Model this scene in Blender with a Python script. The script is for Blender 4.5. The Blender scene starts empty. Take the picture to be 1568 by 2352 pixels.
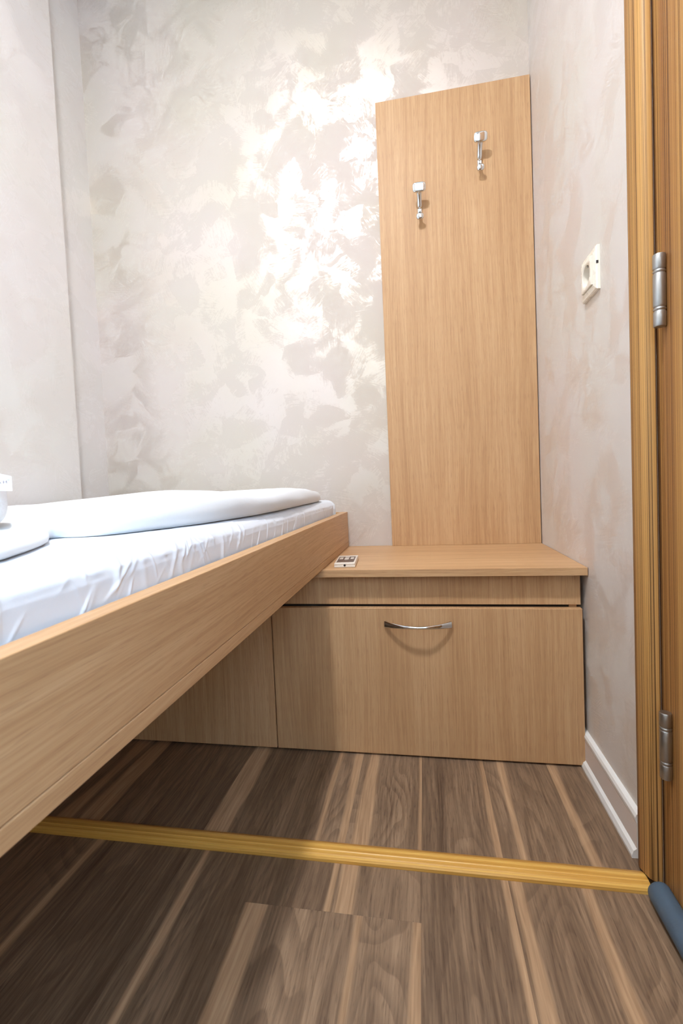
import bpy, bmesh, math, random
from mathutils import Vector, Matrix, noise

scene = bpy.context.scene
COL = scene.collection
random.seed(7)
PI = math.pi

# ------------------------------------------------------------------ camera
CAM_P = Vector((-0.3408, -1.4620, 0.6523))
F_PX, YAW, PITCH, ROLL = 1066.12, 0.1752, -0.0428, -0.0437
cd = bpy.data.cameras.new('camera')
cam = bpy.data.objects.new('camera', cd)
COL.objects.link(cam)
_f = Vector((-math.sin(YAW)*math.cos(PITCH), math.cos(YAW)*math.cos(PITCH), math.sin(PITCH)))
_r = Vector((math.cos(YAW), math.sin(YAW), 0))
_u = _r.cross(_f)
_c, _s = math.cos(ROLL), math.sin(ROLL)
_r2, _u2 = _c*_r + _s*_u, -_s*_r + _c*_u
cam.matrix_world = Matrix(((_r2.x, _u2.x, -_f.x, CAM_P.x), (_r2.y, _u2.y, -_f.y, CAM_P.y),
                           (_r2.z, _u2.z, -_f.z, CAM_P.z), (0, 0, 0, 1)))
cd.sensor_fit = 'HORIZONTAL'
cd.sensor_width = 24.0
cd.lens = 24.0*F_PX/1568
cd.shift_y = -20.2/1568
cd.clip_start = 0.01
cd.dof.use_dof = True
cd.dof.focus_distance = 1.2
cd.dof.aperture_fstop = 12.0
scene.camera = cam

# ------------------------------------------------------------------ world, exposure
w = bpy.data.worlds.new('daylight')
scene.world = w
w.use_nodes = True
w.node_tree.nodes['Background'].inputs[0].default_value = (0.50, 0.72, 1.0, 1)
w.node_tree.nodes['Background'].inputs[1].default_value = 14.0
scene.view_settings.view_transform = 'Standard'
scene.view_settings.look = 'None'
scene.view_settings.gamma = 1
scene.view_settings.use_curve_mapping = False
scene.view_settings.exposure = 0.48
LAMP_P = Vector((-0.64, -1.34, 2.33))
LAMP_W = 22.5

# ------------------------------------------------------------------ node helper
def new_mat(name):
    m = bpy.data.materials.new(name)
    m.use_nodes = True
    m.node_tree.nodes.clear()
    return m

class NT:
    def __init__(s, m): s.t = m.node_tree
    def n(s, typ, ins=None, **props):
        nd = s.t.nodes.new(typ)
        for k, v in props.items(): setattr(nd, k, v)
        for k, v in (ins or {}).items():
            sock = nd.inputs[k]
            if isinstance(v, bpy.types.NodeSocket): s.t.links.new(v, sock)
            else: sock.default_value = v
        return nd
    def math(s, op, a, b=0.0, c=0.0, clamp=False):
        return s.n('ShaderNodeMath', {0: a, 1: b, 2: c}, operation=op, use_clamp=clamp).outputs[0]
    def vmath(s, op, a, b):
        return s.n('ShaderNodeVectorMath', {0: a, 1: b}, operation=op).outputs[0]
    def noise(s, vec, scale=1.0, detail=2.0, rough=0.5, dist=0.0):
        return s.n('ShaderNodeTexNoise', {'Vector': vec, 'Scale': scale, 'Detail': detail, 'Roughness': rough, 'Distortion': dist}).outputs[0]
    def ramp(s, fac, stops, interp='LINEAR'):
        nd = s.n('ShaderNodeValToRGB', {0: fac})
        cr = nd.color_ramp; cr.interpolation = interp
        while len(cr.elements) < len(stops): cr.elements.new(0.5)
        for e, (p, c) in zip(cr.elements, stops):
            e.position = p; e.color = (*c, 1) if len(c) == 3 else c
        return nd.outputs[0]
    def smooth(s, x, a, b, lo=0.0, hi=1.0):
        return s.n('ShaderNodeMapRange', {0: x, 1: a, 2: b, 3: lo, 4: hi}, interpolation_type='SMOOTHSTEP').outputs[0]
    def lin(s, x, a, b, lo=0.0, hi=1.0):
        return s.n('ShaderNodeMapRange', {0: x, 1: a, 2: b, 3: lo, 4: hi}).outputs[0]
    def mix(s, fac, a, b, blend='MIX'):
        nd = s.n('ShaderNodeMix', data_type='RGBA', blend_type=blend)
        for k, v in ((0, fac), (6, a), (7, b)):
            if isinstance(v, bpy.types.NodeSocket): s.t.links.new(v, nd.inputs[k])
            else: nd.inputs[k].default_value = v if k == 0 else (*v, 1)
        return nd.outputs[2]
    def comb(s, x, y, z=0.0):
        return s.n('ShaderNodeCombineXYZ', {0: x, 1: y, 2: z}).outputs[0]
    def sep(s, v):
        return s.n('ShaderNodeSeparateXYZ', {0: v}).outputs
    def out(s, bsdf):
        s.n('ShaderNodeOutputMaterial', {0: bsdf})
    def princ(s, **kw):
        nd = s.t.nodes.new('ShaderNodeBsdfPrincipled')
        for k, v in kw.items():
            k = k.replace('_', ' ')
            sock = nd.inputs[k]
            if isinstance(v, bpy.types.NodeSocket): s.t.links.new(v, sock)
            elif k in ('Base Color', 'Sheen Tint', 'Emission Color') and len(v) == 3: sock.default_value = (*v, 1)
            else: sock.default_value = v
        return nd
    def bump(s, h, strength=0.2, dist=0.001):
        return s.n('ShaderNodeBump', {'Height': h, 'Strength': strength, 'Distance': dist}).outputs[0]
    def uv(s): return s.n('ShaderNodeTexCoord').outputs['UV']
    def objc(s): return s.n('ShaderNodeTexCoord').outputs['Object']
    def attr(s, name): return s.n('ShaderNodeAttribute', attribute_type='OBJECT', attribute_name=name).outputs['Fac']

def srgb(r, g, b):
    f = lambda c: (c/255)/12.92 if c/255 <= 0.04045 else ((c/255+0.055)/1.055)**2.4
    return (f(r), f(g), f(b))

def simple(name, col, rough=0.5, metal=0.0, spec=0.5, bump=None):
    m = new_mat(name); t = NT(m)
    p = t.princ(Base_Color=col, Roughness=rough, Metallic=metal, Specular_IOR_Level=spec)
    o = t.objc()
    v = t.noise(o, 35, 3)
    t.t.links.new(t.lin(v, 0, 1, max(0.02, rough-0.06), min(1, rough+0.06)), p.inputs['Roughness'])
    if bump:
        t.t.links.new(t.bump(t.noise(o, bump[0], 3), bump[1], bump[2]), p.inputs['Normal'])
    t.out(p.outputs[0]); return m

def mat_oak():
    m = new_mat('oak_laminate'); t = NT(m)
    x, y, z = t.sep(t.uv())
    warp = t.math('MULTIPLY', t.math('SUBTRACT', t.noise(t.comb(t.math('MULTIPLY', x, 5.0), t.math('MULTIPLY', y, 0.9)), 1, 2), 0.5), 0.05)
    xw = t.math('ADD', x, warp)
    fine = t.noise(t.comb(t.math('MULTIPLY', xw, 330), t.math('MULTIPLY', y, 5.5)), 1, 3, 0.62)
    mid = t.noise(t.comb(t.math('MULTIPLY', xw, 62), t.math('MULTIPLY', y, 1.3)), 1, 2, 0.55)
    big = t.noise(t.comb(t.math('MULTIPLY', xw, 11), t.math('MULTIPLY', y, 0.5)), 1, 2)
    pores = t.noise(t.comb(t.math('MULTIPLY', xw, 700), t.math('MULTIPLY', y, 28)), 1, 2, 0.5)
    g = t.math('ADD', t.math('ADD', t.math('MULTIPLY', fine, 0.46), t.math('MULTIPLY', mid, 0.28)), t.math('MULTIPLY', big, 0.26))
    c = t.ramp(g, [(0.30, srgb(170, 129, 90)), (0.47, srgb(195, 154, 111)), (0.58, srgb(206, 167, 124)), (0.72, srgb(214, 178, 137))])
    pf = t.math('MULTIPLY', t.smooth(pores, 0.56, 0.68), 0.30)
    c = t.mix(pf, c, srgb(150, 108, 76))
    p = t.princ(Base_Color=c, Roughness=0.46, Specular_IOR_Level=0.35)
    t.t.links.new(t.bump(pores, 0.05, 0.0006), p.inputs['Normal'])
    t.out(p.outputs[0]); return m

def mat_zebrano(name, freq, wmin, wmax, dark, mid, light):
    m = new_mat(name); t = NT(m)
    x, y, z = t.sep(t.uv())
    wob = t.math('MULTIPLY', t.math('SUBTRACT', t.noise(t.comb(t.math('MULTIPLY', x, 8), t.math('MULTIPLY', y, 0.5)), 1, 1), 0.5), 0.002)
    xw = t.math('ADD', x, wob)
    a = t.noise(t.comb(t.math('MULTIPLY', xw, freq), t.math('MULTIPLY', y, 0.12)), 1, 2, 0.65)
    b = t.noise(t.comb(t.math('MULTIPLY', xw, freq*2.7), t.math('MULTIPLY', y, 0.35), 3.7), 1, 2, 0.6)
    c = t.noise(t.comb(t.math('MULTIPLY', xw, 45), t.math('MULTIPLY', y, 0.4), 1.7), 1, 2)
    col = t.mix(t.smooth(c, 0.35, 0.65), mid, light)
    col = t.mix(t.math('MULTIPLY', t.smooth(b, 0.5, 0.66), 0.45), col, dark)
    line = t.smooth(t.math('ABSOLUTE', t.math('SUBTRACT', a, 0.5)), wmin, wmax, 1.0, 0.0)
    col = t.mix(t.math('MULTIPLY', line, 0.85), col, dark)
    p = t.princ(Base_Color=col, Roughness=0.5, Specular_IOR_Level=0.4)
    t.t.links.new(t.bump(b, 0.08, 0.0005), p.inputs['Normal'])
    t.out(p.outputs[0]); return m

def mat_walnut():
    m = new_mat('walnut_laminate'); t = NT(m)
    x, y, z = t.sep(t.uv())              # x: metres from the plank's left edge, y: metres along the room
    seed = t.attr('seed'); tone = t.attr('tone')
    sd = t.math('MULTIPLY', seed, 13.7)
    wob = t.math('SUBTRACT', t.noise(t.comb(t.math('MULTIPLY', x, 7), t.math('MULTIPLY', y, 2.4), sd), 1, 2), 0.5)
    xw = t.math('ADD', x, t.math('MULTIPLY', wob, 0.03))
    field = t.noise(t.comb(t.math('MULTIPLY', x, 9.5), t.math('MULTIPLY', y, 2.1), sd), 1, 1.5, 0.45, 0.35)
    ring = t.math('FRACT', t.math('MULTIPLY', field, 17))
    ringl = t.math('MULTIPLY', t.smooth(ring, 0.25, 0.85), t.smooth(ring, 1.0, 0.92))
    fine = t.noise(t.comb(t.math('MULTIPLY', xw, 260), t.math('MULTIPLY', y, 9), sd), 1, 3, 0.6)
    mid = t.noise(t.comb(t.math('MULTIPLY', xw, 45), t.math('MULTIPLY', y, 1.8), sd), 1, 2)
    big = t.noise(t.comb(t.math('MULTIPLY', x, 14), t.math('MULTIPLY', y, 1.4), t.math('ADD', sd, 5.0)), 1, 2)
    g = t.math('ADD', t.math('ADD', t.math('MULTIPLY', fine, 0.40), t.math('MULTIPLY', mid, 0.28)), t.math('MULTIPLY', big, 0.32))
    g = t.math('ADD', g, t.math('MULTIPLY', t.math('SUBTRACT', tone, 0.5), 0.34))
    c = t.ramp(g, [(0.28, srgb(88, 70, 55)), (0.42, srgb(120, 98, 78)), (0.54, srgb(147, 122, 98)), (0.68, srgb(172, 144, 116)), (0.82, srgb(192, 162, 130))])
    c = t.mix(t.math('MULTIPLY', ringl, t.lin(big, 0.35, 0.65, 0.12, 0.36)), c, srgb(66, 48, 38))
    pores = t.noise(t.comb(t.math('MULTIPLY', xw, 620), t.math('MULTIPLY', y, 42), sd), 1, 2)
    c = t.mix(t.math('MULTIPLY', t.smooth(pores, 0.56, 0.7), 0.35), c, srgb(58, 42, 34))
    # pale sapwood bands along the plank
    def band(pos, wid, k):
        drift = t.math('MULTIPLY', t.math('SUBTRACT', t.noise(t.comb(k*3.1, t.math('MULTIPLY', y, 2.6), sd), 1, 1), 0.5), 0.02)
        fr = t.math('MULTIPLY', t.math('SUBTRACT', t.noise(t.comb(t.math('MULTIPLY', x, 200), t.math('MULTIPLY', y, 7), sd), 1, 2), 0.5), 0.006)
        dx = t.math('ABSOLUTE', t.math('SUBTRACT', t.math('ADD', t.math('ADD', x, drift), fr), pos))
        half = t.math('MULTIPLY', wid, t.lin(t.noise(t.comb(k*7.7, t.math('MULTIPLY', y, 3.0), t.math('ADD', sd, 9.0)), 1, 1), 0.3, 0.7, 0.3, 0.75))
        e = t.math('SUBTRACT', dx, half)
        return t.math('MULTIPLY', t.smooth(e, -0.004, 0.0035, 1.0, 0.0), t.math('GREATER_THAN', wid, 0.001))
    bands = t.math('MAXIMUM', band(t.attr('sap_a'), t.attr('sap_a_width'), 1.0), band(t.attr('sap_b'), t.attr('sap_b_width'), 2.0))
    sapc = t.ramp(t.math('ADD', t.math('MULTIPLY', fine, 0.6), t.math('MULTIPLY', mid, 0.4)), [(0.33, srgb(156, 124, 94)), (0.5, srgb(184, 150, 116)), (0.68, srgb(206, 172, 136))])
    c = t.mix(t.math('MULTIPLY', bands, 0.82), c, sapc)
    # small knots
    p = t.princ(Base_Color=c, Roughness=0.42, Specular_IOR_Level=0.35)
    t.t.links.new(t.bump(pores, 0.10, 0.0006), p.inputs['Normal'])
    t.out(p.outputs[0]); return m

def mat_plaster(name, axis, ground, stroke, stroke_metal):
    """pearl decorative plaster: matt ground with shiny trowel strokes; axis = the wall's normal"""
    m = new_mat(name); t = NT(m)
    P = t.objc()
    if axis == 'X':                                  # bring the wall's plane to x/z
        a, b, c = t.sep(P); P = t.comb(b, a, c)
    jit = t.n('ShaderNodeTexNoise', {'Vector': P, 'Scale': 14.0, 'Detail': 3.0, 'Roughness': 0.55}).outputs['Color']
    Pj = t.vmath('ADD', P, t.vmath('MULTIPLY', t.vmath('SUBTRACT', jit, (0.5, 0.5, 0.5)), (0.055, 0.0, 0.055)))
    def strokes(scale, off):
        V = t.n('ShaderNodeTexVoronoi', {'Vector': t.vmath('ADD', Pj, off), 'Scale': scale, 'Randomness': 1.0}, voronoi_dimensions='3D')
        cr, cg, cb = t.sep(V.outputs['Color'])
        ang = t.math('MULTIPLY', cr, 3.2)
        R = t.n('ShaderNodeVectorRotate', {'Vector': t.vmath('ADD', P, off), 'Axis': (0, 1, 0), 'Angle': ang}, rotation_type='AXIS_ANGLE').outputs[0]
        br = t.noise(t.vmath('MULTIPLY', R, (290, 1, 20)), 1, 4, 0.68)
        return cg, br, V.outputs['Distance']
    g1, b1, d1 = strokes(12.0, (0.3, 0.1, 0.7))
    g2, b2, d2 = strokes(15.0, (4.3, 2.1, 1.7))
    patch = t.noise(P, 8.0, 5, 0.6, 0.8)
    s = t.math('ADD', t.math('MULTIPLY', t.math('SUBTRACT', patch, 0.5), 1.25), t.math('MULTIPLY', g1, 0.26))
    s = t.math('ADD', s, t.math('MULTIPLY', t.math('SUBTRACT', g2, 0.5), 0.22))
    s = t.math('ADD', s, t.math('ADD', t.math('MULTIPLY', t.math('SUBTRACT', b1, 0.5), 0.62), t.math('MULTIPLY', t.math('SUBTRACT', t.noise(P, 130, 4, 0.7), 0.5), 0.42)))
    mask = t.smooth(s, 0.03, 0.23)
    tint = t.noise(P, 2.6, 2)
    gap = t.mix(t.smooth(tint, 0.35, 0.65), srgb(*ground[0]), srgb(*ground[1]))
    strk = t.mix(t.smooth(tint, 0.35, 0.65), srgb(*stroke[0]), srgb(*stroke[1]))
    base = t.mix(mask, gap, strk)
    met = t.lin(mask, 0, 1, GROUND_METAL, stroke_metal)
    rgh = t.math('ADD', t.lin(mask, 0, 1, GROUND_ROUGH, STROKE_ROUGH), t.math('MULTIPLY', t.math('SUBTRACT', g1, 0.5), 0.10))
    p = t.princ(Base_Color=base, Metallic=met, Roughness=rgh, Specular_IOR_Level=0.4)
    grain = t.noise(P, 900, 2)
    h = t.math('ADD', t.math('MULTIPLY', mask, 0.5), t.math('ADD', t.math('MULTIPLY', b1, 0.25), t.math('MULTIPLY', grain, 0.10)))
    t.t.links.new(t.bump(h, 0.22, 0.0007), p.inputs['Normal'])
    t.out(p.outputs[0]); return m
GROUND_METAL, GROUND_ROUGH, STROKE_ROUGH = 0.04, 0.80, 0.46

def mat_fabric(name, col):
    m = new_mat(name); t = NT(m)
    o = t.objc()
    weave = t.noise(o, 1400, 2)
    crease = t.noise(t.vmath('MULTIPLY', o, (30, 9, 30)), 1, 4, 0.55, 0.6)
    p = t.princ(Base_Color=col, Roughness=0.85, Specular_IOR_Level=0.2, Sheen_Weight=0.15)
    h = t.math('ADD', t.math('MULTIPLY', crease, 1.0), t.math('MULTIPLY', weave, 0.05))
    t.t.links.new(t.bump(h, 0.25, 0.003), p.inputs['Normal'])
    t.out(p.outputs[0]); return m

def mat_threshold():
    m = new_mat('gold_oak_profile'); t = NT(m)
    x, y, z = t.sep(t.uv())
    bands = t.noise(t.comb(t.math('MULTIPLY', x, 130), t.math('MULTIPLY', y, 0.25)), 1, 2, 0.5)
    fine = t.noise(t.comb(t.math('MULTIPLY', x, 900), t.math('MULTIPLY', y, 12)), 1, 2)
    c = t.ramp(t.math('ADD', t.math('MULTIPLY', bands, 0.75), t.math('MULTIPLY', fine, 0.25)),
               [(0.36, srgb(184, 130, 56)), (0.48, srgb(214, 162, 76)), (0.6, srgb(232, 186, 98))])
    p = t.princ(Base_Color=c, Roughness=0.36, Specular_IOR_Level=0.5)
    t.out(p.outputs[0]); return m

def mat_glass():
    m = new_mat('window_glass'); t = NT(m)
    tr = t.n('ShaderNodeBsdfTransparent', {0: (0.96, 0.98, 0.97, 1)})
    gl = t.n('ShaderNodeBsdfGlossy', {0: (1, 1, 1, 1), 'Roughness': 0.02})
    mx = t.n('ShaderNodeMixShader', {0: 0.06, 1: tr.outputs[0], 2: gl.outputs[0]})
    t.out(mx.outputs[0]); return m

def mat_emit(name, col, strength):
    m = new_mat(name); t = NT(m)
    p = t.princ(Base_Color=(0.9, 0.9, 0.9), Roughness=0.4, Emission_Color=col, Emission_Strength=strength)
    t.out(p.outputs[0]); return m

M = {}
M['oak'] = mat_oak()
M['zebra_leaf'] = mat_zebrano('zebrano_leaf', 210, 0.012, 0.035, srgb(92, 54, 26), srgb(164, 112, 60), srgb(196, 148, 86))
M['zebra_casing'] = mat_zebrano('zebrano_casing', 120, 0.010, 0.028, srgb(66, 36, 14), srgb(178, 126, 68), srgb(202, 154, 90))
M['walnut'] = mat_walnut()
M['plaster_y'] = mat_plaster('pearl_plaster_back', 'Y', ((203, 193, 179), (206, 194, 185)), ((212, 203, 189), (216, 205, 197)), 0.60)
M['plaster_x_lit'] = mat_plaster('pearl_plaster_side_lit', 'X', ((216, 209, 200), (218, 209, 203)), ((221, 214, 206), (223, 215, 210)), 0.32)  # same paint as the back wall; brighter light put into the base colour
M['ceiling'] = simple('ceiling_paint', (0.82, 0.82, 0.80), 0.9)
M['subfloor'] = simple('subfloor_dark', (0.03, 0.022, 0.016), 0.9)
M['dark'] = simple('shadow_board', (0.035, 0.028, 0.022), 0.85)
M['chrome'] = simple('polished_chrome', (0.70, 0.72, 0.73), 0.09, 1.0)
M['steel'] = simple('brushed_nickel', (0.42, 0.42, 0.41), 0.38, 1.0)
M['white_plastic'] = simple('white_plastic', (0.84, 0.84, 0.81), 0.32)
M['insert'] = simple('baseboard_insert', srgb(224, 211, 202), 0.5)
M['socket'] = simple('cream_plastic', srgb(240, 234, 220), 0.28)
M['socket_in'] = simple('cream_plastic_well', srgb(214, 205, 176), 0.35)
M['black'] = simple('black_plastic', (0.02, 0.018, 0.018), 0.4)
M['remote'] = simple('ivory_plastic', srgb(226, 216, 202), 0.35)
M['remote_face'] = simple('brown_keypad_film', srgb(88, 68, 58), 0.35)
M['remote_key'] = simple('grey_rubber_key', srgb(206, 196, 184), 0.5)
M['sheet'] = mat_fabric('white_sheet', (0.72, 0.75, 0.80))
M['duvet'] = mat_fabric('white_duvet_cover', (0.74, 0.755, 0.765))
M['towel'] = simple('white_terry', (0.84, 0.86, 0.88), 0.9, bump=(420, 0.5, 0.002))
M['tag'] = simple('white_ribbon', (0.88, 0.89, 0.92), 0.7, bump=(2200, 0.1, 0.0005))
M['ink'] = simple('plum_thread', srgb(92, 60, 74), 0.7)
M['foam'] = simple('blue_grey_foam', srgb(80, 100, 118), 0.55, bump=(260, 0.25, 0.001))
M['gold'] = mat_threshold()
M['glass'] = mat_glass()
M['diffuser'] = mat_emit('lamp_diffuser', (1.0, 0.97, 0.92, 1), 6.0)

# ------------------------------------------------------------------ object helpers
ORG = {}
def put(name, bm, mat, parent=None, smooth=False, origin=None):
    """link a bmesh built in world coordinates as one object with its origin at its base"""
    vs = [v.co for v in bm.verts]
    if origin is None:
        lo = Vector([min(v[i] for v in vs) for i in range(3)]); hi = Vector([max(v[i] for v in vs) for i in range(3)])
        origin = Vector(((lo.x+hi.x)/2, (lo.y+hi.y)/2, lo.z))
    origin = Vector(origin)
    for v in bm.verts: v.co -= origin
    me = bpy.data.meshes.new(name)
    bm.to_mesh(me); bm.free()
    if smooth:
        for p in me.polygons: p.use_smooth = True
    me.materials.append(mat)
    o = bpy.data.objects.new(name, me)
    COL.objects.link(o)
    if parent:
        o.parent = parent; o.location = origin - ORG[parent.name]
    else:
        o.location = origin
    ORG[o.name] = origin.copy()
    return o

def thing(name, loc):
    o = bpy.data.objects.new(name, None)
    o.empty_display_size = 0.05
    COL.objects.link(o); o.location = loc
    ORG[o.name] = Vector(loc)
    return o

def tag(o, label, cat=None, group=None, kind=None):
    o['label'] = label
    if cat: o['category'] = cat
    if group: o['group'] = group
    if kind: o['kind'] = kind
    return o

def add_box(bm, lo, hi, bevel=0.0, seg=2):
    b2 = bmesh.new()
    bmesh.ops.create_cube(b2, size=1)
    for v in b2.verts:
        v.co = Vector([lo[i] + (v.co[i]+0.5)*(hi[i]-lo[i]) for i in range(3)])
    if bevel > 0:
        bmesh.ops.bevel(b2, geom=list(b2.edges), offset=bevel, segments=seg, profile=0.5, affect='EDGES')
    me = bpy.data.meshes.new('tmp'); b2.to_mesh(me); b2.free()
    bm.from_mesh(me); bpy.data.meshes.remove(me)
    return bm

def uv_grain(bm, grain, off=(0.0, 0.0)):
    """uv in metres: v along the grain axis, u across it"""
    uvl = bm.loops.layers.uv.verify()
    g = 'XYZ'.index(grain)
    bm.normal_update()
    for f in bm.faces:
        n = [abs(c) for c in f.normal]
        k = n.index(max(n))
        if k == g: a, b = [i for i in range(3) if i != k]
        else:
            b = g; a = [i for i in range(3) if i not in (k, g)][0]
        for l in f.loops:
            c = l.vert.co
            l[uvl].uv = (c[a] + off[0] + (0.37*k), c[b] + off[1])
    return bm

def board(name, lo, hi, grain='Z', mat='oak', parent=None, bevel=0.0008, off=None):
    bm = bmesh.new()
    add_box(bm, lo, hi, bevel)
    uv_grain(bm, grain, off or (random.random()*5, random.random()*5))
    return put(name, bm, M[mat], parent)

def tube(bm, pts, radii, seg=12, caps=True, flat=1.0, up=None):
    """sweep a (possibly flattened) circle along pts"""
    rings = []
    n = len(pts)
    pts = [Vector(p) for p in pts]
    prev = None
    for i, p in enumerate(pts):
        d = (pts[min(i+1, n-1)] - pts[max(i-1, 0)]).normalized()
        ref = Vector(up) if up else (prev if prev else (Vector((0, 0, 1)) if abs(d.z) < 0.9 else Vector((1, 0, 0))))
        s = d.cross(ref).normalized(); t = s.cross(d).normalized()
        prev = t
        r = radii[i]
        ra, rb = (r if isinstance(r, tuple) else (r, r*flat))
        rings.append([bm.verts.new(p + s*(ra*math.cos(2*PI*k/seg)) + t*(rb*math.sin(2*PI*k/seg))) for k in range(seg)])
    for a, b in zip(rings, rings[1:]):
        for k in range(seg):
            bm.faces.new((a[k], a[(k+1) % seg], b[(k+1) % seg], b[k]))
    if caps:
        bm.faces.new(rings[0][::-1]); bm.faces.new(rings[-1])
    bmesh.ops.recalc_face_normals(bm, faces=list(bm.faces))
    return bm

def prism(bm, prof, axis, a, b):
    """extrude a closed 2-D profile along an axis; profile coords fill the other two axes in order"""
    idx = [i for i in range(3) if i != axis]
    def mk(val):
        out = []
        for p in prof:
            c = [0, 0, 0]; c[idx[0]], c[idx[1]] = p; c[axis] = val
            out.append(bm.verts.new(c))
        return out
    A, B = mk(a), mk(b)
    n = len(prof)
    for k in range(n): bm.faces.new((A[k], A[(k+1) % n], B[(k+1) % n], B[k]))
    bm.faces.new(A[::-1]); bm.faces.new(B)
    bmesh.ops.recalc_face_normals(bm, faces=list(bm.faces))
    return bm

def ellipsoid(bm, c, r, e=2.0, seg=20, rings=12, rot=None):
    """superellipsoid; e>2 makes it boxier"""
    c = Vector(c)
    def sp(x, p): return math.copysign(abs(x)**p, x)
    q = 2.0/e
    grid = []
    for i in range(rings+1):
        th = -PI/2 + PI*i/rings
        row = []
        for k in range(seg):
            ph = 2*PI*k/seg
            v = Vector((r[0]*sp(math.cos(th), q)*sp(math.cos(ph), q), r[1]*sp(math.cos(th), q)*sp(math.sin(ph), q), r[2]*sp(math.sin(th), q)))
            if rot is not None: v = rot @ v
            row.append(bm.verts.new(c+v))
        grid.append(row)
    for i in range(rings):
        for k in range(seg):
            bm.faces.new((grid[i][k], grid[i][(k+1) % seg], grid[i+1][(k+1) % seg], grid[i+1][k]))
    bmesh.ops.remove_doubles(bm, verts=list(bm.verts), dist=1e-6)
    bmesh.ops.recalc_face_normals(bm, faces=list(bm.faces))
    return bm

def auto_smooth(o, ang=35):
    for p in o.data.polygons: p.use_smooth = True
    o.data.set_sharp_from_angle(angle=math.radians(ang))
    return o

# ------------------------------------------------------------------ room shell
X_L, X_STEP, Y_STEP, Y_F, Z_C = -1.424, -1.37, -0.199, -2.50, 2.42
BX = -0.366            # a plank seam
PW = 0.1375

bm = bmesh.new(); add_box(bm, (X_L-0.1, Y_F-0.1, -0.10), (0.12, 0.1, -0.009))
floor = put('floor', bm, M['subfloor']); tag(floor, 'dark walnut laminate floor laid in long planks', kind='structure')

def plank(x0, x1, y0, y1, seed, tone=0.5, sap=((0, 0), (0, 0)), ztop=0.0, xref=None):
    bm = bmesh.new()
    add_box(bm, (x0+0.00003, y0+0.00003, -0.009), (x1-0.00003, y1-0.00003, ztop), 0.0002, 1)
    uvl = bm.loops.layers.uv.verify()
    xr = x0 if xref is None else xref
    for f in bm.faces:
        for l in f.loops: l[uvl].uv = (l.vert.co.x - xr, l.vert.co.y)
    o = put('plank', bm, M['walnut'], floor)
    o['seed'] = float(seed); o['tone'] = float(tone)
    o['sap_a'], o['sap_a_width'] = float(sap[0][0]), float(sap[0][1])
    o['sap_b'], o['sap_b_width'] = float(sap[1][0]), float(sap[1][1])
    return o

Y_T = -0.687           # joint hidden under the threshold strip
far = {  # column index (0 = the plank left of x=BX): tone, sapwood bands
    0: (0.50, ((0.026, 0.024), (0.134, 0.010))), 1: (0.46, ((0.086, 0.010), (0.130, 0.022))),
    2: (0.36, ((0.022, 0.034), (0, 0))), 3: (0.30, ((0, 0), (0, 0))), 4: (0.34, ((0.03, 0.04), (0, 0))),
    5: (0.45, ((0.11, 0.03), (0, 0))), 6: (0.45, ((0, 0), (0, 0))), 7: (0.5, ((0, 0), (0, 0))),
    -1: (0.44, ((0.150, 0.0), (0.136, 0.016))), -2: (0.52, ((0.135, 0.0), (0.036, 0.012))), -3: (0.45, ((0.010, 0.028), (0, 0)))}
near = {
    0: (0.66, ((0.131, 0.016), (0.045, 0.010))), 1: (0.52, ((0.022, 0.042), (0.131, 0.0))), 2: (0.40, ((0.034, 0.011), (0, 0))),
    3: (0.33, ((0.0, 0.0), (0, 0))), 4: (0.40, ((0.09, 0.02), (0, 0))), 5: (0.45, ((0, 0), (0, 0))), 6: (0.5, ((0, 0), (0, 0))), 7: (0.5, ((0, 0), (0, 0))),
    -1: (0.44, ((0.143, 0.0), (0.138, 0.014))), -2: (0.50, ((0.012, 0.020), (0.118, 0.014))), -3: (0.46, ((0, 0), (0, 0)))}
k = 11
for c in range(-3, 8):
    x1 = BX - c*PW; x0 = x1 - PW
    xa, xb = max(x0, X_L), min(x1, -0.001)
    if xb - xa < 0.01: continue
    k += 1
    plank(xa, xb, Y_T, -0.002, k, far[c][0], far[c][1], xref=x0)
    tone, sap = near[c]; tone -= 0.07
    if c in (0, 1):    # the short pieces between threshold and the crosswise joint
        plank(xa, xb, -0.799, Y_T, k+40.3, (0.36, 0.50)[c == 0], ((0.016, 0.028) if c == 0 else (0.131, 0.010), (0.0, 0.0)), xref=x0)
        plank(xa, xb, Y_F, -0.799, k+80.7, tone, sap, xref=x0)
    else:
        j = -1.35 - 0.21*((c*7) % 3)
        plank(xa, xb, j, Y_T, k+40.9, tone, sap, xref=x0)
        plank(xa, xb, Y_F, j, k+61.2, 0.5, ((0, 0), (0, 0)), xref=x0)

# threshold strip: low ramped profile with ribs
prof = [(-0.7085, 0.0), (-0.7085, 0.0055), (-0.7065, 0.0082), (-0.7035, 0.0092), (-0.7025, 0.0086), (-0.7012, 0.0097), (-0.6965, 0.0108), (-0.6952, 0.0102),
        (-0.6940, 0.0111), (-0.6868, 0.0112), (-0.6855, 0.0105), (-0.6842, 0.0108), (-0.6785, 0.0094), (-0.6720, 0.0064), (-0.6650, 0.0018), (-0.6640, 0.0)]
bm = bmesh.new(); prism(bm, prof, 0, X_STEP+0.002, -0.0155)
uvl = bm.loops.layers.uv.verify()
for f in bm.faces:
    for l in f.loops: l[uvl].uv = (l.vert.co.y + l.vert.co.z, l.vert.co.x)
thr = put('trim_1', bm, M['gold']); tag(thr, 'gold-brown ribbed threshold strip running across the walnut floor', kind='structure')

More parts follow.
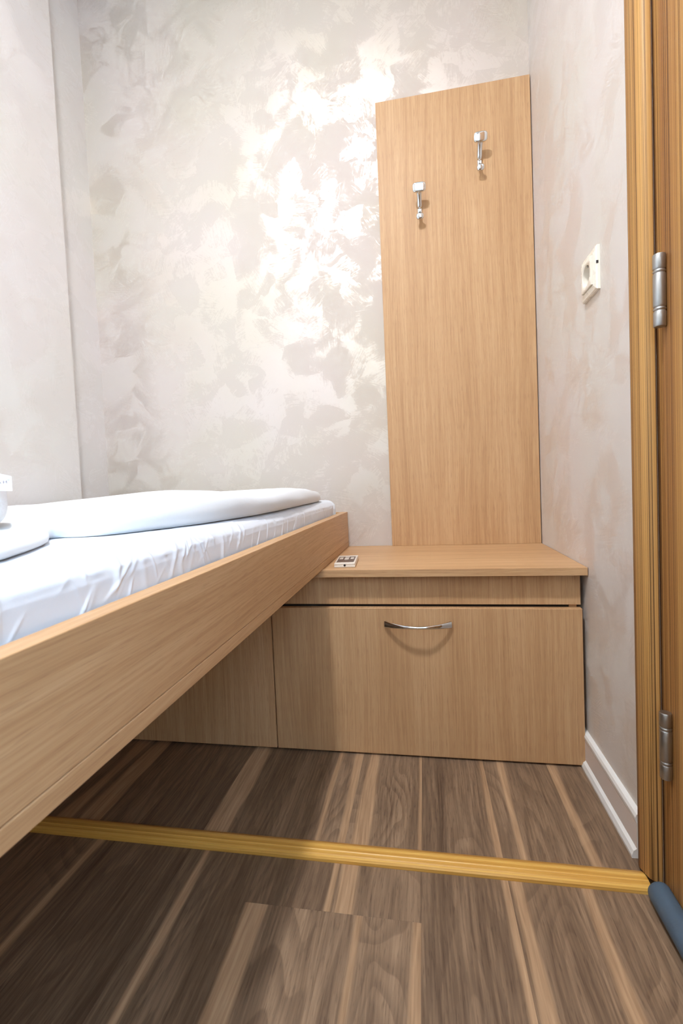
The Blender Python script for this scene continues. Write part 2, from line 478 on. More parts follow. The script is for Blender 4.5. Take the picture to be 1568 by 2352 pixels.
# walls
bm = bmesh.new(); add_box(bm, (X_L-0.1, 0.0, 0.0), (0.12, 0.1, Z_C))
tag(put('wall_back', bm, M['plaster_y'], origin=(0, 0, 0)), 'back wall in pearl decorative plaster with shiny strokes', kind='structure')
bm = bmesh.new()
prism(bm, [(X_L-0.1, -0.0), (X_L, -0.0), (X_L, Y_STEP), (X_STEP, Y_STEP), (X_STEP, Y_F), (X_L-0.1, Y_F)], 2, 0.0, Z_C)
tag(put('wall_left', bm, M['plaster_x_lit'], origin=(0.0, 0, 0)), 'left wall with a shallow step in pearl plaster', kind='structure')
DY0, DY1, DZ = -0.706, -1.50, 2.0        # door opening (inside the casing)
DW = -0.698                              # where the plaster ends behind the casing
WY0, WY1, WZ0, WZ1 = -2.36, -1.64, 0.72, 2.06      # opening for the added window in the right wall, beyond the door
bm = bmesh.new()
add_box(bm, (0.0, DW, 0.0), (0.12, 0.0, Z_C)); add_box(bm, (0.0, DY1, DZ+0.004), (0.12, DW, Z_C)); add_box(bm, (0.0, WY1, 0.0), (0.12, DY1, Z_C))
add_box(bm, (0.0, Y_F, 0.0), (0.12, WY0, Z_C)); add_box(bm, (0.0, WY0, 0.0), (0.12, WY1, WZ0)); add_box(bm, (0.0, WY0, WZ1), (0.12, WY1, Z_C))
tag(put('wall_right', bm, M['plaster_x_lit'], origin=(0, 0, 0)), 'right wall in pearl plaster beside the door', kind='structure')
bm = bmesh.new(); add_box(bm, (X_L-0.1, Y_F-0.1, 0.0), (0.12, Y_F, Z_C))
tag(put('wall_front', bm, M['plaster_y'], origin=(0, 0, 0)), 'front wall behind the viewer', kind='structure')
bm = bmesh.new(); add_box(bm, (X_L-0.1, Y_F-0.1, Z_C), (0.12, 0.1, Z_C+0.08))
tag(put('ceiling', bm, M['ceiling']), 'plain white ceiling', kind='structure')

# unseen window, added to bring cool daylight onto the bed rail
win = thing('fill_window_1', (0.06, (WY0+WY1)/2, WZ0)); tag(win, 'white framed window added out of view in the right wall for daylight', kind='structure')
fw = 0.05
for lo, hi in (((0.03, WY0, WZ0), (0.08, WY0+fw, WZ1)), ((0.03, WY1-fw, WZ0), (0.08, WY1, WZ1)),
               ((0.03, WY0+fw, WZ0), (0.08, WY1-fw, WZ0+fw)), ((0.03, WY0+fw, WZ1-fw), (0.08, WY1-fw, WZ1))):
    bm = bmesh.new(); add_box(bm, lo, hi, 0.003); put('window_frame', bm, M['white_plastic'], win)
bm = bmesh.new(); add_box(bm, (0.053, WY0+fw, WZ0+fw), (0.057, WY1-fw, WZ1-fw)); put('pane', bm, M['glass'], win)

# baseboard on the right wall
bm = bmesh.new()
prism(bm, [(0.0, 0.0), (-0.0165, 0.0), (-0.0165, 0.004), (-0.0135, 0.0125), (-0.0085, 0.0165), (-0.0080, 0.062), (-0.0100, 0.0645), (-0.0105, 0.0705), (-0.0080, 0.0760), (-0.0035, 0.0785), (0.0, 0.0785)], 1, -0.637, -0.003)
base = put('baseboard_right', bm, M['white_plastic']); tag(base, 'white plastic baseboard along the right wall', kind='structure')
bm = bmesh.new(); add_box(bm, (-0.0090, -0.6368, 0.0185), (-0.0070, -0.0032, 0.0605)); put('insert_strip', bm, M['insert'], base)

# ------------------------------------------------------------------ door
door = thing('door_1', (0.0, (DY0+DY1)/2, 0.0)); tag(door, 'striped brown wooden door with matching casing in the right wall', kind='structure')
def casing(y0, y1, z0a, z0b, z1):
    """upright casing: y0 far edge, y1 edge next to the opening; rounded arrises; foot cut on a slant"""
    pr = [(0.0, y0), (-0.0125, y0), (-0.0148, y0-0.0035), (-0.0155, y0-0.010), (-0.0158, y0-0.030), (-0.0150, y1+0.010), (-0.0128, y1+0.0045), (-0.0090, y1+0.0012), (-0.0045, y1), (0.0, y1)]
    bm = bmesh.new()
    prism(bm, pr, 2, 0.0, z1)
    for v in bm.verts:
        if v.co.z < 0.5*z1:
            t = (v.co.y-y0)/(y1-y0); v.co.z = z0a + (z0b-z0a)*t
    uv_grain(bm, 'Z')
    # continuous u around the profile
    uvl = bm.loops.layers.uv.verify()
    for f in bm.faces:
        for l in f.loops: l[uvl].uv = (l.vert.co.y - l.vert.co.x, l.vert.co.z)
    return auto_smooth(put('door_casing', bm, M['zebra_casing'], door), 30)
casing(-0.6535, DY0, 0.003, 0.0195, 2.05)
casing(DY1-0.0525, DY1, 0.0, 0.0, 2.05)
board('door_casing', (-0.0155, DY1, DZ), (0.0, DY0, 2.05), 'Y', 'zebra_casing', door, 0.003)
board('door_jamb', (0.004, DY0-0.016, 0.012), (0.115, DW-0.0004, DZ), 'Z', 'zebra_leaf', door, 0.001)
board('door_jamb', (0.005, DY1, 0.0), (0.115, DY1+0.016, DZ), 'Z', 'zebra_leaf', door, 0.001)
board('door_jamb', (0.005, DY1+0.016, DZ-0.016), (0.115, DY0-0.016, DZ), 'Y', 'zebra_leaf', door, 0.001)
board('door_stop', (0.046, DY0-0.03, 0.012), (0.075, DY0-0.0162, DZ-0.017), 'Z', 'zebra_leaf', door, 0.001)
leaf = board('door_leaf', (0.0, DY1+0.019, 0.022), (0.042, DY0-0.0195, DZ-0.019), 'Z', 'zebra_leaf', door, 0.002, (0.0, 0.0))
bm = bmesh.new()      # lever handle far outside the frame
ellipsoid(bm, (-0.004, DY1+0.085, 1.0), (0.005, 0.022, 0.11), 4)
lev = put('handle_plate', bm, M['steel'], door, True)
bm = bmesh.new(); tube(bm, [(-0.008, DY1+0.085, 1.03), (-0.040, DY1+0.085, 1.03), (-0.046, DY1+0.095, 1.03), (-0.046, DY1+0.20, 1.03)], [0.008]*4)
put('lever', bm, M['steel'], door, True)
def hinge(z0, z1):
    x, y, r = -0.0075, -0.7355, 0.0080
    bm = bmesh.new(); tube(bm, [(x, y, z0+0.001), (x, y, z1-0.001)], [r*0.86]*2, 20)
    h = auto_smooth(put('hinge', bm, M['steel'], door), 40)
    L = z1-z0
    for a, b in ((0.0, 0.215), (0.225, 0.262), (0.272, 0.735), (0.745, 0.782), (0.792, 1.0)):
        bm = bmesh.new()
        za, zb = z0+a*L, z0+b*L
        tube(bm, [(x, y, za), (x, y, za+0.0012), (x, y, zb-0.0012), (x, y, zb)], [r-0.0008, r, r, r-0.0008], 24)
        auto_smooth(put('hinge_knuckle', bm, M['steel'], h), 40)
    bm = bmesh.new(); add_box(bm, (x+0.002, y+0.002, z0+0.004), (0.010, y+0.0075, z1-0.004), 0.0005); put('hinge_flange', bm, M['steel'], h)
hinge(0.851, 0.950)
hinge(0.203, 0.301)
# ------------------------------------------------------------------ draught stopper
bm = bmesh.new()
R = 0.0175
tube(bm, [(-0.0125, -0.7175, R), (-0.0125, -0.7185, R), (-0.0125, -0.7210, R), (-0.0125, -0.7260, R), (-0.0125, -1.478, R), (-0.0125, -1.480, R)],
     [0.009, 0.0135, 0.0160, R, R, 0.015], 28)
for v in bm.verts:
    if v.co.x > -0.0013: v.co.x = -0.0013
tag(auto_smooth(put('draft_stopper', bm, M['foam']), 50), 'blue-grey foam draft stopper tube lying along the bottom of the door', 'draft stopper')

# ------------------------------------------------------------------ bench top and cabinets
Z_B = 0.45
tag(board('bench_top', (X_L+0.003, -0.4037, Z_B-0.0174), (-0.0012, -0.001, Z_B), 'X', 'oak', None, 0.0007),
    'light oak laminate bench top under the coat panel', 'bench top')
YF = -0.3872
def cabinet(x0, x1, label, with_handle):
    c = thing('storage_cabinet', ((x0+x1)/2, -0.19, 0.0))
    zb = Z_B-0.0182
    board('side_panel', (x0+0.001, YF+0.017, 0.0), (x0+0.017, -0.004, zb), 'Z', 'oak', c)
    board('side_panel', (x1-0.024, YF+0.017, 0.0), (x1-0.008, -0.004, zb), 'Z', 'oak', c)
    board('bottom_panel', (x0+0.018, YF+0.020, 0.03), (x1-0.025, -0.006, 0.046), 'X', 'oak', c)
    board('back_panel', (x0+0.018, -0.0058, 0.047), (x1-0.025, -0.0042, zb), 'Z', 'oak', c)
    board('apron', (x0+0.0005, YF+0.0105, 0.3625), (x1-0.0015, YF+0.0185, zb-0.0045), 'Z', 'oak', c)
    bm = bmesh.new(); add_box(bm, (x0+0.018, YF+0.0195, 0.047), (x1-0.025, YF+0.030, zb)); put('gap_shade_board', bm, M['dark'], c)  # dark sheet behind the front, standing in for shade in the gaps
    d = board('door', (x0+0.0012, YF, 0.0045), (x1-0.0012, YF+0.016, 0.3565), 'Z', 'oak', c, 0.0016)
    if with_handle:
        xm, z0 = (-0.4409-0.2877)/2, 0.3195
        n = 36; pts = []; rr = []
        for i in range(n+1):
            t = i/n*2-1
            y = YF - 0.0055 - 0.0245*(1-abs(t)**2.2)
            pts.append((xm+t*0.0755, y, z0))
            q = abs(t)
            rr.append((0.0024 + 0.0012*(1-q), 0.0030+0.0048*q**1.6))
        bm = bmesh.new()
        # flat strap, broad at the feet and slim in the middle
        tube(bm, pts, rr, 16, True, up=(0, 0, 1))
        for sx in (-1, 1):
            add_box(bm, (xm+sx*0.0735-0.0035, YF-0.0065, z0-0.0072), (xm+sx*0.0735+0.0035, YF+0.0001, z0+0.0072), 0.0012)
        h = auto_smooth(put('handle', bm, M['chrome'], d), 45); h['label'] = 'curved polished chrome bow handle'
    tag(c, label, 'cabinet', 'oak cabinets under the bench top')
    return c
cabinet(-0.7183, -0.0070, 'oak front storage cabinet with chrome bow handle beneath the bench top', True)
cabinet(X_L+0.006, -0.7183, 'plain oak front storage cabinet in the dark under the bed', False)
# ------------------------------------------------------------------ coat panel and hooks
rack = thing('coat_rack', (-0.222, -0.008, Z_B))
board('back_board', (-0.4415, -0.0165, Z_B+0.0002), (-0.0025, -0.0005, 1.786), 'Z', 'oak', rack, 0.0006)
tag(rack, 'tall light oak coat rack board with two chrome hooks above the bench', 'coat rack')
def coat_hook():
    yb = -0.0167
    # local frame: x right, y towards wall, z up; origin at the foot centre on the panel
    bm = bmesh.new()      # slim back plate
    ellipsoid(bm, (0, yb-0.0035, 0.0), (0.0066, 0.0036, 0.029), 3.2, 20, 14)
    h = put('coat_hook', bm, M['chrome'], rack, True, (0, yb, 0))
    bm = bmesh.new()      # upper arm sweeping out to the square head
    pts = [(0, yb-0.0050, -0.006), (0, yb-0.010, 0.004), (0, yb-0.0165, 0.014), (0, yb-0.0235, 0.0225), (0, yb-0.0310, 0.029), (0, yb-0.0370, 0.0325)]
    tube(bm, pts, [(0.0064, 0.0030), (0.0066, 0.0032), (0.0066, 0.0032), (0.0070, 0.0034), (0.0090, 0.0038), (0.0120, 0.0044)], 16, True, up=(0, -1, 0))
    put('upper_arm', bm, M['chrome'], h, True)
    bm = bmesh.new()
    ellipsoid(bm, (0, yb-0.0395, 0.0360), (0.0188, 0.0050, 0.0128), 4.0, 32, 20, Matrix.Rotation(math.radians(16), 3, 'X'))
    put('square_head', bm, M['chrome'], h, True)
    bm = bmesh.new()
    pts = [(0, yb-0.0045, -0.016), (0, yb-0.0085, -0.0260), (0, yb-0.0145, -0.0325), (0, yb-0.0205, -0.0355)]
    tube(bm, pts, [(0.0052, 0.0028), (0.0050, 0.0030), (0.0048, 0.0032), (0.0052, 0.0036)], 16, True, up=(0, -1, 0))
    put('lower_arm', bm, M['chrome'], h, True)
    bm = bmesh.new(); ellipsoid(bm, (0, yb-0.0235, -0.0370), (0.0108, 0.0052, 0.0090), 2.6, 24, 16, Matrix.Rotation(math.radians(16), 3, 'X'))
    put('round_knob', bm, M['chrome'], h, True)
    bm = bmesh.new(); ellipsoid(bm, (0, yb-0.0070, 0.0045), (0.0026, 0.0010, 0.0026), 2, 14, 8)
    put('screw', bm, M['steel'], h, True)
    return h
hook = coat_hook()
hook.location = Vector((-0.1465, -0.0167, 1.5740)) - ORG[rack.name]
hook['label'] = 'polished chrome double hook near the right edge'
h2 = hook.copy(); COL.objects.link(h2); h2.parent = rack
for ch in hook.children:
    c2 = ch.copy(); COL.objects.link(c2); c2.parent = h2
h2.location = Vector((-0.3215, -0.0167, 1.4620)) - ORG[rack.name]
h2['label'] = 'polished chrome double hook near the left edge, lower'

# ------------------------------------------------------------------ wall socket
SY, SZ = -0.462, 1.037
so = thing('wall_socket', (-0.001, SY, SZ-0.04))
def frame_ring(bm, h_out, h_in, x_out, x_in, back):
    """square bevelled ring facing -x"""
    def sq(h, x): return [bm.verts.new((x, SY+a*h, SZ+b*h)) for a, b in ((-1, -1), (1, -1), (1, 1), (-1, 1))]
    R_ = [sq(h_out, back), sq(h_out, x_out+0.0025), sq(h_out-0.0025, x_out), sq(h_in+0.0015, x_in), sq(h_in, x_in+0.0015), sq(h_in, back)]
    for a, b in zip(R_, R_[1:]+R_[:1]):
        for k in range(4): bm.faces.new((a[k], a[(k+1) % 4], b[(k+1) % 4], b[k]))
    bmesh.ops.recalc_face_normals(bm, faces=list(bm.faces))
bm = bmesh.new(); frame_ring(bm, 0.0405, 0.0275, -0.0075, -0.0095, -0.0002); put('frame', bm, M['socket'], so)
# insert: square plate with a round well
bm = bmesh.new()
n = 32; hq = 0.0272
def sqpt(a):
    c, s = math.cos(a), math.sin(a); k = 1/max(abs(c), abs(s)); return c*k, s*k
rows = []
for kind, val, x in (('sq', hq, -0.0005), ('sq', hq, -0.0118), ('sq', hq-0.0012, -0.0125), ('c', 0.0208, -0.0125), ('c', 0.0196, -0.0115), ('c', 0.0194, 0.0060), ('c', 0.0001, 0.0065)):
    row = []
    for i in range(n):
        a = 2*PI*i/n
        u, v_ = sqpt(a) if kind == 'sq' else (math.cos(a), math.sin(a))
        row.append(bm.verts.new((x, SY+u*val, SZ+v_*val)))
    rows.append(row)
for a, b in zip(rows, rows[1:]):
    for i in range(n): bm.faces.new((a[i], a[(i+1) % n], b[(i+1) % n], b[i]))
bmesh.ops.recalc_face_normals(bm, faces=list(bm.faces))
ins = auto_smooth(put('socket_insert', bm, M['socket'], so), 40)
bm = bmesh.new(); tube(bm, [(0.0058, SY, SZ), (0.0052, SY, SZ)], [0.0190, 0.0190], 28); put('well_floor', bm, M['socket_in'], so)
for dy in (-0.0095, 0.0095):
    bm = bmesh.new(); tube(bm, [(0.0051, SY+dy, SZ), (0.0046, SY+dy, SZ)], [0.0028, 0.0028], 14); put('pin_hole', bm, M['black'], so)
for dz in (-1, 1):
    bm = bmesh.new(); add_box(bm, (-0.0100, SY-0.0025, SZ+dz*0.0180-0.0016), (0.0050, SY+0.0025, SZ+dz*0.0180+0.0016), 0.0004); put('earth_clip', bm, M['steel'], so)
bm = bmesh.new(); add_box(bm, (-0.0072, SY-0.0409, SZ+0.0060), (-0.0032, SY-0.0400, SZ+0.0115), 0.0002); put('notch', bm, M['black'], so)
tag(so, 'cream plastic wall socket with a square frame', 'socket')

# ------------------------------------------------------------------ remote control
rc = thing('remote_control', (0, 0, 0))
L_, W_, H_ = 0.116, 0.0505, 0.0112
def rput(name, bm, mat, smooth=False, parent=rc):
    o = put(name, bm, M[mat], parent); return auto_smooth(o, 40)
bm = bmesh.new(); add_box(bm, (-W_/2, 0, 0.0003), (W_/2, L_, 0.0062), 0.0012, 3); rput('lower_shell', bm, 'remote')
bm = bmesh.new(); add_box(bm, (-W_/2, 0, 0.0062), (W_/2, L_, H_), 0.0014, 3); rput('upper_shell', bm, 'remote')
bm = bmesh.new(); add_box(bm, (-W_/2+0.0042, 0.012, H_-0.0002), (W_/2-0.0042, 0.094, H_+0.00025)); film = rput('keypad_film', bm, 'remote_face')
for kx, ky, kw, kl in ((-0.0135, 0.065, 0.0085, 0.024), (0.0005, 0.058, 0.0105, 0.024), (0.0005, 0.083, 0.0105, 0.008), (0.0140, 0.065, 0.0080, 0.024), (-0.0135, 0.040, 0.0060, 0.007), (0.0140, 0.040, 0.0060, 0.007)):
    if ky < 0.05: continue
    bm = bmesh.new(); add_box(bm, (kx-kw/2, ky-kl/2, H_+0.0002), (kx+kw/2, ky+kl/2, H_+0.0014), 0.0004); rput('button', bm, 'remote_key')
bm = bmesh.new(); ellipsoid(bm, (0.0, -0.0001, 0.0058), (0.0028, 0.0012, 0.0028), 2, 16, 10); rput('infrared_eye', bm, 'black')
rc.location = (-0.5325, -0.3735, Z_B); rc.rotation_euler = (0, 0, math.radians(4.2))
tag(rc, 'small ivory remote control with dark keypad lying on the bench top', 'remote control')

# ------------------------------------------------------------------ bed
XB = -0.5812; ZR = 0.561; Y_BE = -1.90
bed = thing('bed_frame', ((XB+X_STEP)/2, -0.95, 0.0))
board('side_rail', (XB-0.021, Y_BE, 0.4672), (XB, -0.0015, ZR), 'Y', 'oak', bed, 0.0008)
board('lower_edge_strip', (XB-0.021, Y_BE, Z_B+0.0008), (XB, -0.0015, 0.4664), 'Y', 'oak', bed, 0.0008)
board('side_rail', (X_STEP+0.003, Y_BE, Z_B+0.0008), (X_STEP+0.021, Y_STEP-0.003, ZR), 'Y', 'oak', bed)
board('end_board', (X_STEP+0.003, -0.0195, Z_B+0.0008), (XB-0.0213, -0.0015, ZR), 'X', 'oak', bed)
board('end_board', (X_STEP+0.0213, Y_BE, Z_B+0.0008), (XB-0.0213, Y_BE+0.018, ZR), 'X', 'oak', bed)
board('base_panel', (X_STEP+0.0213, Y_BE+0.0183, 0.474), (XB-0.0213, -0.0200, 0.490), 'Y', 'oak', bed)
for x0 in (XB-0.07, X_STEP+0.01):
    board('leg', (x0, Y_BE+0.02, 0.0002), (x0+0.06, Y_BE+0.08, Z_B+0.0006), 'Z', 'oak', bed)
tag(bed, 'light oak laminate bed frame with a deep side rail resting on the bench', 'bed')

# mattress in a white fitted sheet
rnd = random.Random(5)
MX0, MX1, MY0, MY1 = X_STEP+0.026, -0.6065, Y_BE+0.022, -0.062
ZM0, ZM1 = 0.4905, 0.604
folds = []
for i in range(95):
    y0 = rnd.uniform(-1.5, -0.07)
    near_ = max(0.0, min(1.0, (-y0-0.4)/0.8))
    folds.append((y0, rnd.uniform(-1.0, 1.0) + (0.5*near_), rnd.uniform(0.0014, 0.0026)+0.004*near_*rnd.random()**3, rnd.uniform(0.0003, 0.0011)+0.0014*near_*rnd.random()**2, rnd.uniform(0.45, 1.0), rnd.random() < 0.5))
corner = [(-0.064-0.008*i - 0.002*rnd.random(), 0.15+0.1*rnd.random(), 0.0016, 0.0022, 1.0, True) for i in range(6)]
def fold_d(y, z):
    h = (z-0.555)/(0.604-0.555)
    d = 0.0
    for (y0, sl, wd, am, top, up) in folds + corner:
        dd = (y - y0 - sl*(z-0.585))/wd
        if abs(dd) < 3:
            fade = max(0.0, min(1.0, (top-h)*4)) if up else max(0.0, min(1.0, (h-(1-top))*4+0.3))
            d += am*math.exp(-dd*dd)*fade
    return d
def rrect(x0, x1, y0, y1, r, ns, nl, nw):
    """rounded rectangle, starting at the right side's near end; returns points and outward normals"""
    pts = []
    def lin(a, b, n, nor):
        for i in range(n):
            t = i/n; pts.append((Vector(a).lerp(Vector(b), t), Vector(nor)))
    def arc(c, a0, n):
        for i in range(n):
            a = a0 + PI/2*i/n; v = Vector((math.cos(a), math.sin(a))); pts.append((Vector(c)+v*r, v))
    lin((x1, y0+r), (x1, y1-r), nl, (1, 0)); arc((x1-r, y1-r), 0, ns)
    lin((x1-r, y1), (x0+r, y1), nw, (0, 1)); arc((x0+r, y1-r), PI/2, ns)
    lin((x0, y1-r), (x0, y0+r), nl//8, (-1, 0)); arc((x0+r, y0+r), PI, ns)
    lin((x0+r, y0), (x1-r, y0), nw//4, (0, -1)); arc((x1-r, y0+r), 1.5*PI, ns)
    return pts
P = rrect(MX0, MX1, MY0, MY1, 0.022, 16, 1800, 60)
profile = [(0.010, ZM0), (0.002, ZM0+0.008), (0.0, ZM0+0.03), (0.0, 0.545), (0.0, 0.555)] + [(0.0, 0.555+0.0015*i) for i in range(1, 18)] + \
          [(0.0004, 0.582), (0.0007, 0.5838), (0.0012, 0.5855), (0.0019, 0.5875), (0.0028, 0.5895), (0.0039, 0.5915), (0.0052, 0.5935), (0.0068, 0.5954), (0.0085, 0.5970), (0.0105, 0.5985), (0.0130, 0.5998), (0.019, 0.6018), (0.028, 0.6032), (0.045, 0.604), (0.09, 0.604), (0.2, 0.604), (9.0, 0.604)]
bm = bmesh.new(); rows = []
for (ins_, z) in profile:
    row = []
    for p, nor in P:
        d = 0.0
        if nor.x > 0.2 or nor.y > 0.5:
            y = p.y if nor.x > 0.2 else p.y
            if z > 0.548: d = fold_d(p.y if nor.x > 0.5 else p.y - (MX1-p.x)*0.5, min(z, 0.6)) * (1 if ins_ < 0.02 else max(0, 1-(ins_-0.02)/0.05))
            d += 0.0022*(noise.noise(Vector((p.x*9, p.y*9, z*14)))) * (1 if z > 0.55 else 0) * max(0.0, 1-ins_/0.02)
            # puckered seam below the top edge
            sm = math.exp(-((z-0.5885-0.002*noise.noise(Vector((p.y*14, 0, 3))))/0.0028)**2)
            d += 0.0016*sm*(0.6+noise.noise(Vector((p.y*60, 1.0, 0))))
        if ins_ <= 0.02: q = p - nor*ins_
        else:
            p2 = p - nor*0.02; tg = Vector(((MX0+MX1)/2, max(MY0+0.36, min(MY1-0.36, p.y)))); dv = tg-p2
            q = p2 + dv*min(1.0, (ins_-0.02)/dv.length)
        up = 0.55 if ins_ > 0.004 else 0.0
        row.append(bm.verts.new((q.x + nor.x*d*(1-up*0.5), q.y + nor.y*d*(1-up*0.5), z + up*d)))
    rows.append(row)
n = len(P)
for a, b in zip(rows, rows[1:]):
    for i in range(n): bm.faces.new((a[i], a[(i+1) % n], b[(i+1) % n], b[i]))
bm.faces.new(rows[0][::-1])
bmesh.ops.remove_doubles(bm, verts=list(bm.verts), dist=1e-5)
bmesh.ops.recalc_face_normals(bm, faces=list(bm.faces))
tag(put('mattress', bm, M['sheet'], None, True), 'mattress in a wrinkled white fitted sheet lying in the oak bed frame', 'mattress')

# folded duvet on the mattress
ctrl = [(-0.640, -0.150), (-0.622, -0.200), (-0.616, -0.300), (-0.613, -0.460), (-0.610, -0.600), (-0.613, -0.724), (-0.628, -0.830), (-0.655, -0.926), (-0.690, -0.990),
        (-0.742, -1.005), (-0.735, -1.030), (-0.702, -1.066), (-0.664, -1.139), (-0.646, -1.190), (-0.640, -1.30), (-0.645, -1.50), (-0.650, -1.75), (-0.68, -1.82), (-0.80, -1.845),
        (-1.05, -1.845), (-1.28, -1.84), (-1.325, -1.80), (-1.330, -1.5), (-1.330, -1.0), (-1.330, -0.6), (-1.330, -0.30), (-1.31, -0.22), (-1.20, -0.17), (-0.95, -0.135), (-0.75, -0.125), (-0.675, -0.130)]
def catmull(pts, per):
    out = []; n = len(pts)
    for i in range(n):
        p0, p1, p2, p3 = (Vector(pts[(i+j-1) % n]) for j in range(4))
        for s in range(per):
            t = s/per
            out.append(0.5*((2*p1) + (-p0+p2)*t + (2*p0-5*p1+4*p2-p3)*t*t + (-p0+3*p1-3*p2+p3)*t**3))
    return out
OUT = catmull(ctrl, 12)
RID = [(-2.0, 0.640), (-1.30, 0.624), (-1.17, 0.6225), (-1.08, 0.6215), (-1.03, 0.627), (-0.97, 0.643), (-0.92, 0.6475), (-0.85, 0.6525), (-0.80, 0.6515), (-0.76, 0.648), (-0.70, 0.6435), (-0.65, 0.6425), (-0.57, 0.6465), (-0.49, 0.648), (-0.40, 0.647), (-0.31, 0.6435), (-0.22, 0.638), (-0.10, 0.630)]
def ridge(y):
    for (a, ha), (b, hb) in zip(RID, RID[1:]):
        if a <= y <= b:
            t = (y-a)/(b-a); t = t*t*(3-2*t); return ha+(hb-ha)*t
    return RID[0][1] if y < RID[0][0] else RID[-1][1]
steps = [0.0, 0.12, 0.28, 0.46, 0.64, 0.80, 0.92, 1.0]
prof2 = [(0.014, 0.00), (0.007, 0.02), (0.0022, 0.14), (0.0, 0.30), (0.0006, 0.46), (0.003, 0.62), (0.008, 0.76), (0.015, 0.87), (0.026, 0.945), (0.042, 0.985), (0.065, 1.0), (0.10, 1.0), (0.16, 0.995), (0.24, 0.985), (0.30, 0.98), (9.0, 0.98)]
nO = len(OUT)
bm = bmesh.new(); rows = []
ZD = 0.6046
for (ins_, hf) in prof2:
    row = []
    for i, p in enumerate(OUT):
        tgt = Vector((-0.985, max(-1.55, min(-0.45, p.y))))
        d = (tgt-p); L = d.length
        q = p + d*min(1.0, ins_/L)
        top = ridge(q.y)
        if q.x < -0.75: top = top + ((0.634 if q.y > -0.9 else 0.634-0.012*min(1, (-0.9-q.y)/0.12))-top)*min(1, (-0.75-q.x)/0.25)
        top += 0.0022*noise.noise(Vector((q.x*14, q.y*10, 0.3)))*min(1, ins_/0.03)
        z = ZD + (top-ZD)*hf
        wob = 0.004*noise.noise(Vector((q.y*11, q.x*11, hf*1.5)))*(1-min(1, ins_/0.05))
        row.append(bm.verts.new((q.x+wob, q.y, z)))
    rows.append(row)
for a, b in zip(rows, rows[1:]):
    for i in range(nO): bm.faces.new((a[i], a[(i+1) % nO], b[(i+1) % nO], b[i]))
bm.faces.new(rows[0][::-1])
bmesh.ops.remove_doubles(bm, verts=list(bm.verts), dist=1e-5)
bmesh.ops.recalc_face_normals(bm, faces=list(bm.faces))
tag(put('duvet', bm, M['duvet'], None, True), 'folded white duvet spread on top of the mattress', 'duvet')

# rolled towel with a sewn ribbon at the left edge of the view
tw = thing('rolled_towel', (-0.80, -1.10, 0.6247))
fw_ = Vector((-0.70, 0.71, 0)); side = Vector((0.71, 0.70, 0))      # away from the viewer / to the right
right_pt = Vector((-0.7516, -1.0613, 0))
cc = right_pt - side*0.030
Rm = Matrix((side, fw_, Vector((0, 0, 1)))).transposed()
bm = bmesh.new(); ellipsoid(bm, (cc.x, cc.y, 0.6505), (0.030, 0.045, 0.0270), 3.0, 40, 24, Rm)
put('towel_body', bm, M['towel'], tw, True)
lp = lambda s, z, dd: Vector((-0.7548, -1.0645, 0)) + side*s + Vector((0, 0, z)) - fw_*dd     # s from the picture edge to the right
bm = bmesh.new()
N = 14; A_, B_ = [], []
for i in range(N+1):
    s = -0.040 + (0.0097+0.040)*i/N
    dd = 0.046 + 0.0008*math.sin(i*0.9)
    zt = 0.6750 - 0.0028*max(0, (s)/0.0097); zb_ = 0.6593 - 0.0008*max(0, s/0.0097)
    A_.append((lp(s, zb_, dd), lp(s, zt, dd))); B_.append((lp(s, zb_, dd-0.0008), lp(s, zt, dd-0.0008)))
va = [[bm.verts.new(c) for c in r] for r in A_]; vb = [[bm.verts.new(c) for c in r] for r in B_]
for i in range(N):
    bm.faces.new((va[i][0], va[i+1][0], va[i+1][1], va[i][1])); bm.faces.new((vb[i][1], vb[i+1][1], vb[i+1][0], vb[i][0]))
    bm.faces.new((va[i][1], va[i+1][1], vb[i+1][1], vb[i][1])); bm.faces.new((va[i+1][0], va[i][0], vb[i][0], vb[i+1][0]))
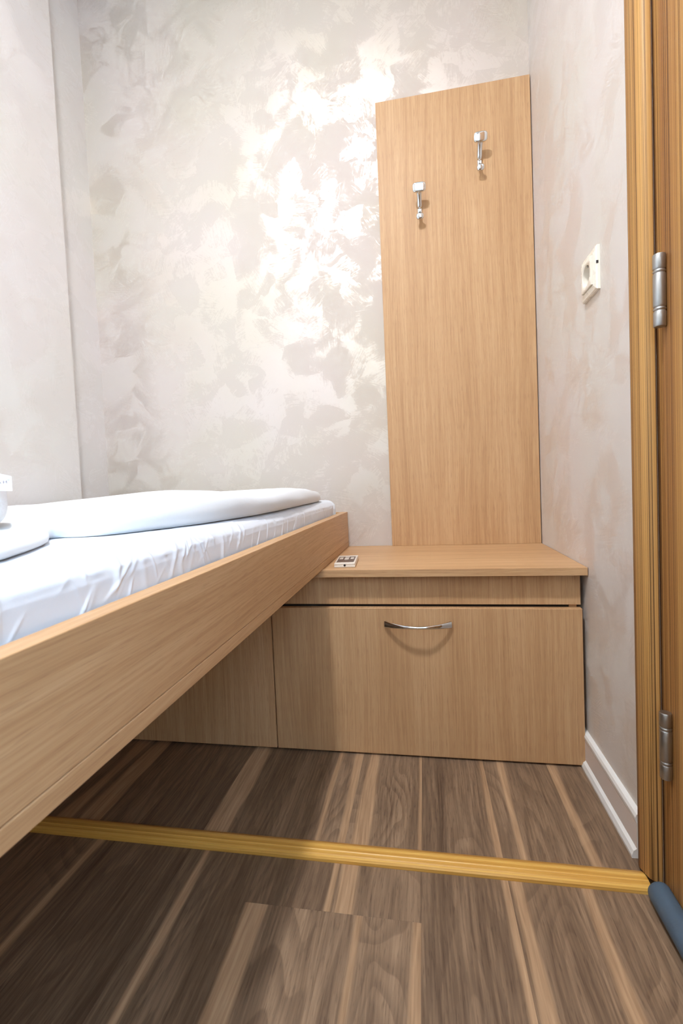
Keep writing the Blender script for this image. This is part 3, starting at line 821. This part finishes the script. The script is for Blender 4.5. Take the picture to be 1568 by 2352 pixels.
bm.faces.new((va[0][0], va[0][1], vb[0][1], vb[0][0])); bm.faces.new((va[N][1], va[N][0], vb[N][0], vb[N][1]))
bmesh.ops.recalc_face_normals(bm, faces=list(bm.faces))
rib = put('ribbon_label', bm, M['tag'], tw); rib['label'] = 'white sewn ribbon with thin plum lettering'
def letter(txt, size, s, z, align='LEFT'):
    cu = bpy.data.curves.new('txt', 'FONT'); cu.body = txt; cu.size = size; cu.extrude = 0.00005; cu.align_x = align; cu.space_character = 1.35
    o = bpy.data.objects.new('txt', cu); COL.objects.link(o)
    bpy.context.view_layer.update()
    me = bpy.data.meshes.new_from_object(o.evaluated_get(bpy.context.evaluated_depsgraph_get()))
    bpy.data.objects.remove(o)
    p0 = lp(s, z, 0.0472)
    bm = bmesh.new(); bm.from_mesh(me); bpy.data.meshes.remove(me)
    for v in bm.verts:
        x, y, zz = v.co; v.co = p0 + side*(x*1.15) + Vector((0, 0, y)) - fw_*zz
    return put('lettering', bm, M['ink'], rib)
letter('A', 0.0042, -0.0014, 0.6656)
letter('H', 0.0042, 0.0029, 0.6656)
letter('\u00ae', 0.0026, 0.0066, 0.6678)
tag(tw, 'white rolled towel with a ribbon label at the left edge, on the duvet', 'towel')

# ------------------------------------------------------------------ ceiling lamp
lamp = thing('ceiling_lamp', (LAMP_P.x, LAMP_P.y, 2.35)); tag(lamp, 'round white ceiling lamp above the bed', 'lamp')
bm = bmesh.new(); tube(bm, [(LAMP_P.x, LAMP_P.y, Z_C-0.0005), (LAMP_P.x, LAMP_P.y, Z_C-0.02), (LAMP_P.x, LAMP_P.y, Z_C-0.024)], [0.085, 0.085, 0.080], 40)
auto_smooth(put('lamp_base', bm, M['white_plastic'], lamp), 40)
ld = bpy.data.lights.new('lamp_panel', 'AREA'); ld.shape = 'DISK'; ld.size = 0.13; ld.energy = LAMP_W; ld.color = (0.93, 0.935, 0.965)
lo_ = bpy.data.objects.new('lamp_panel', ld); COL.objects.link(lo_); lo_.parent = lamp; lo_.location = Vector((LAMP_P.x, LAMP_P.y, Z_C-0.0265)) - ORG[lamp.name]
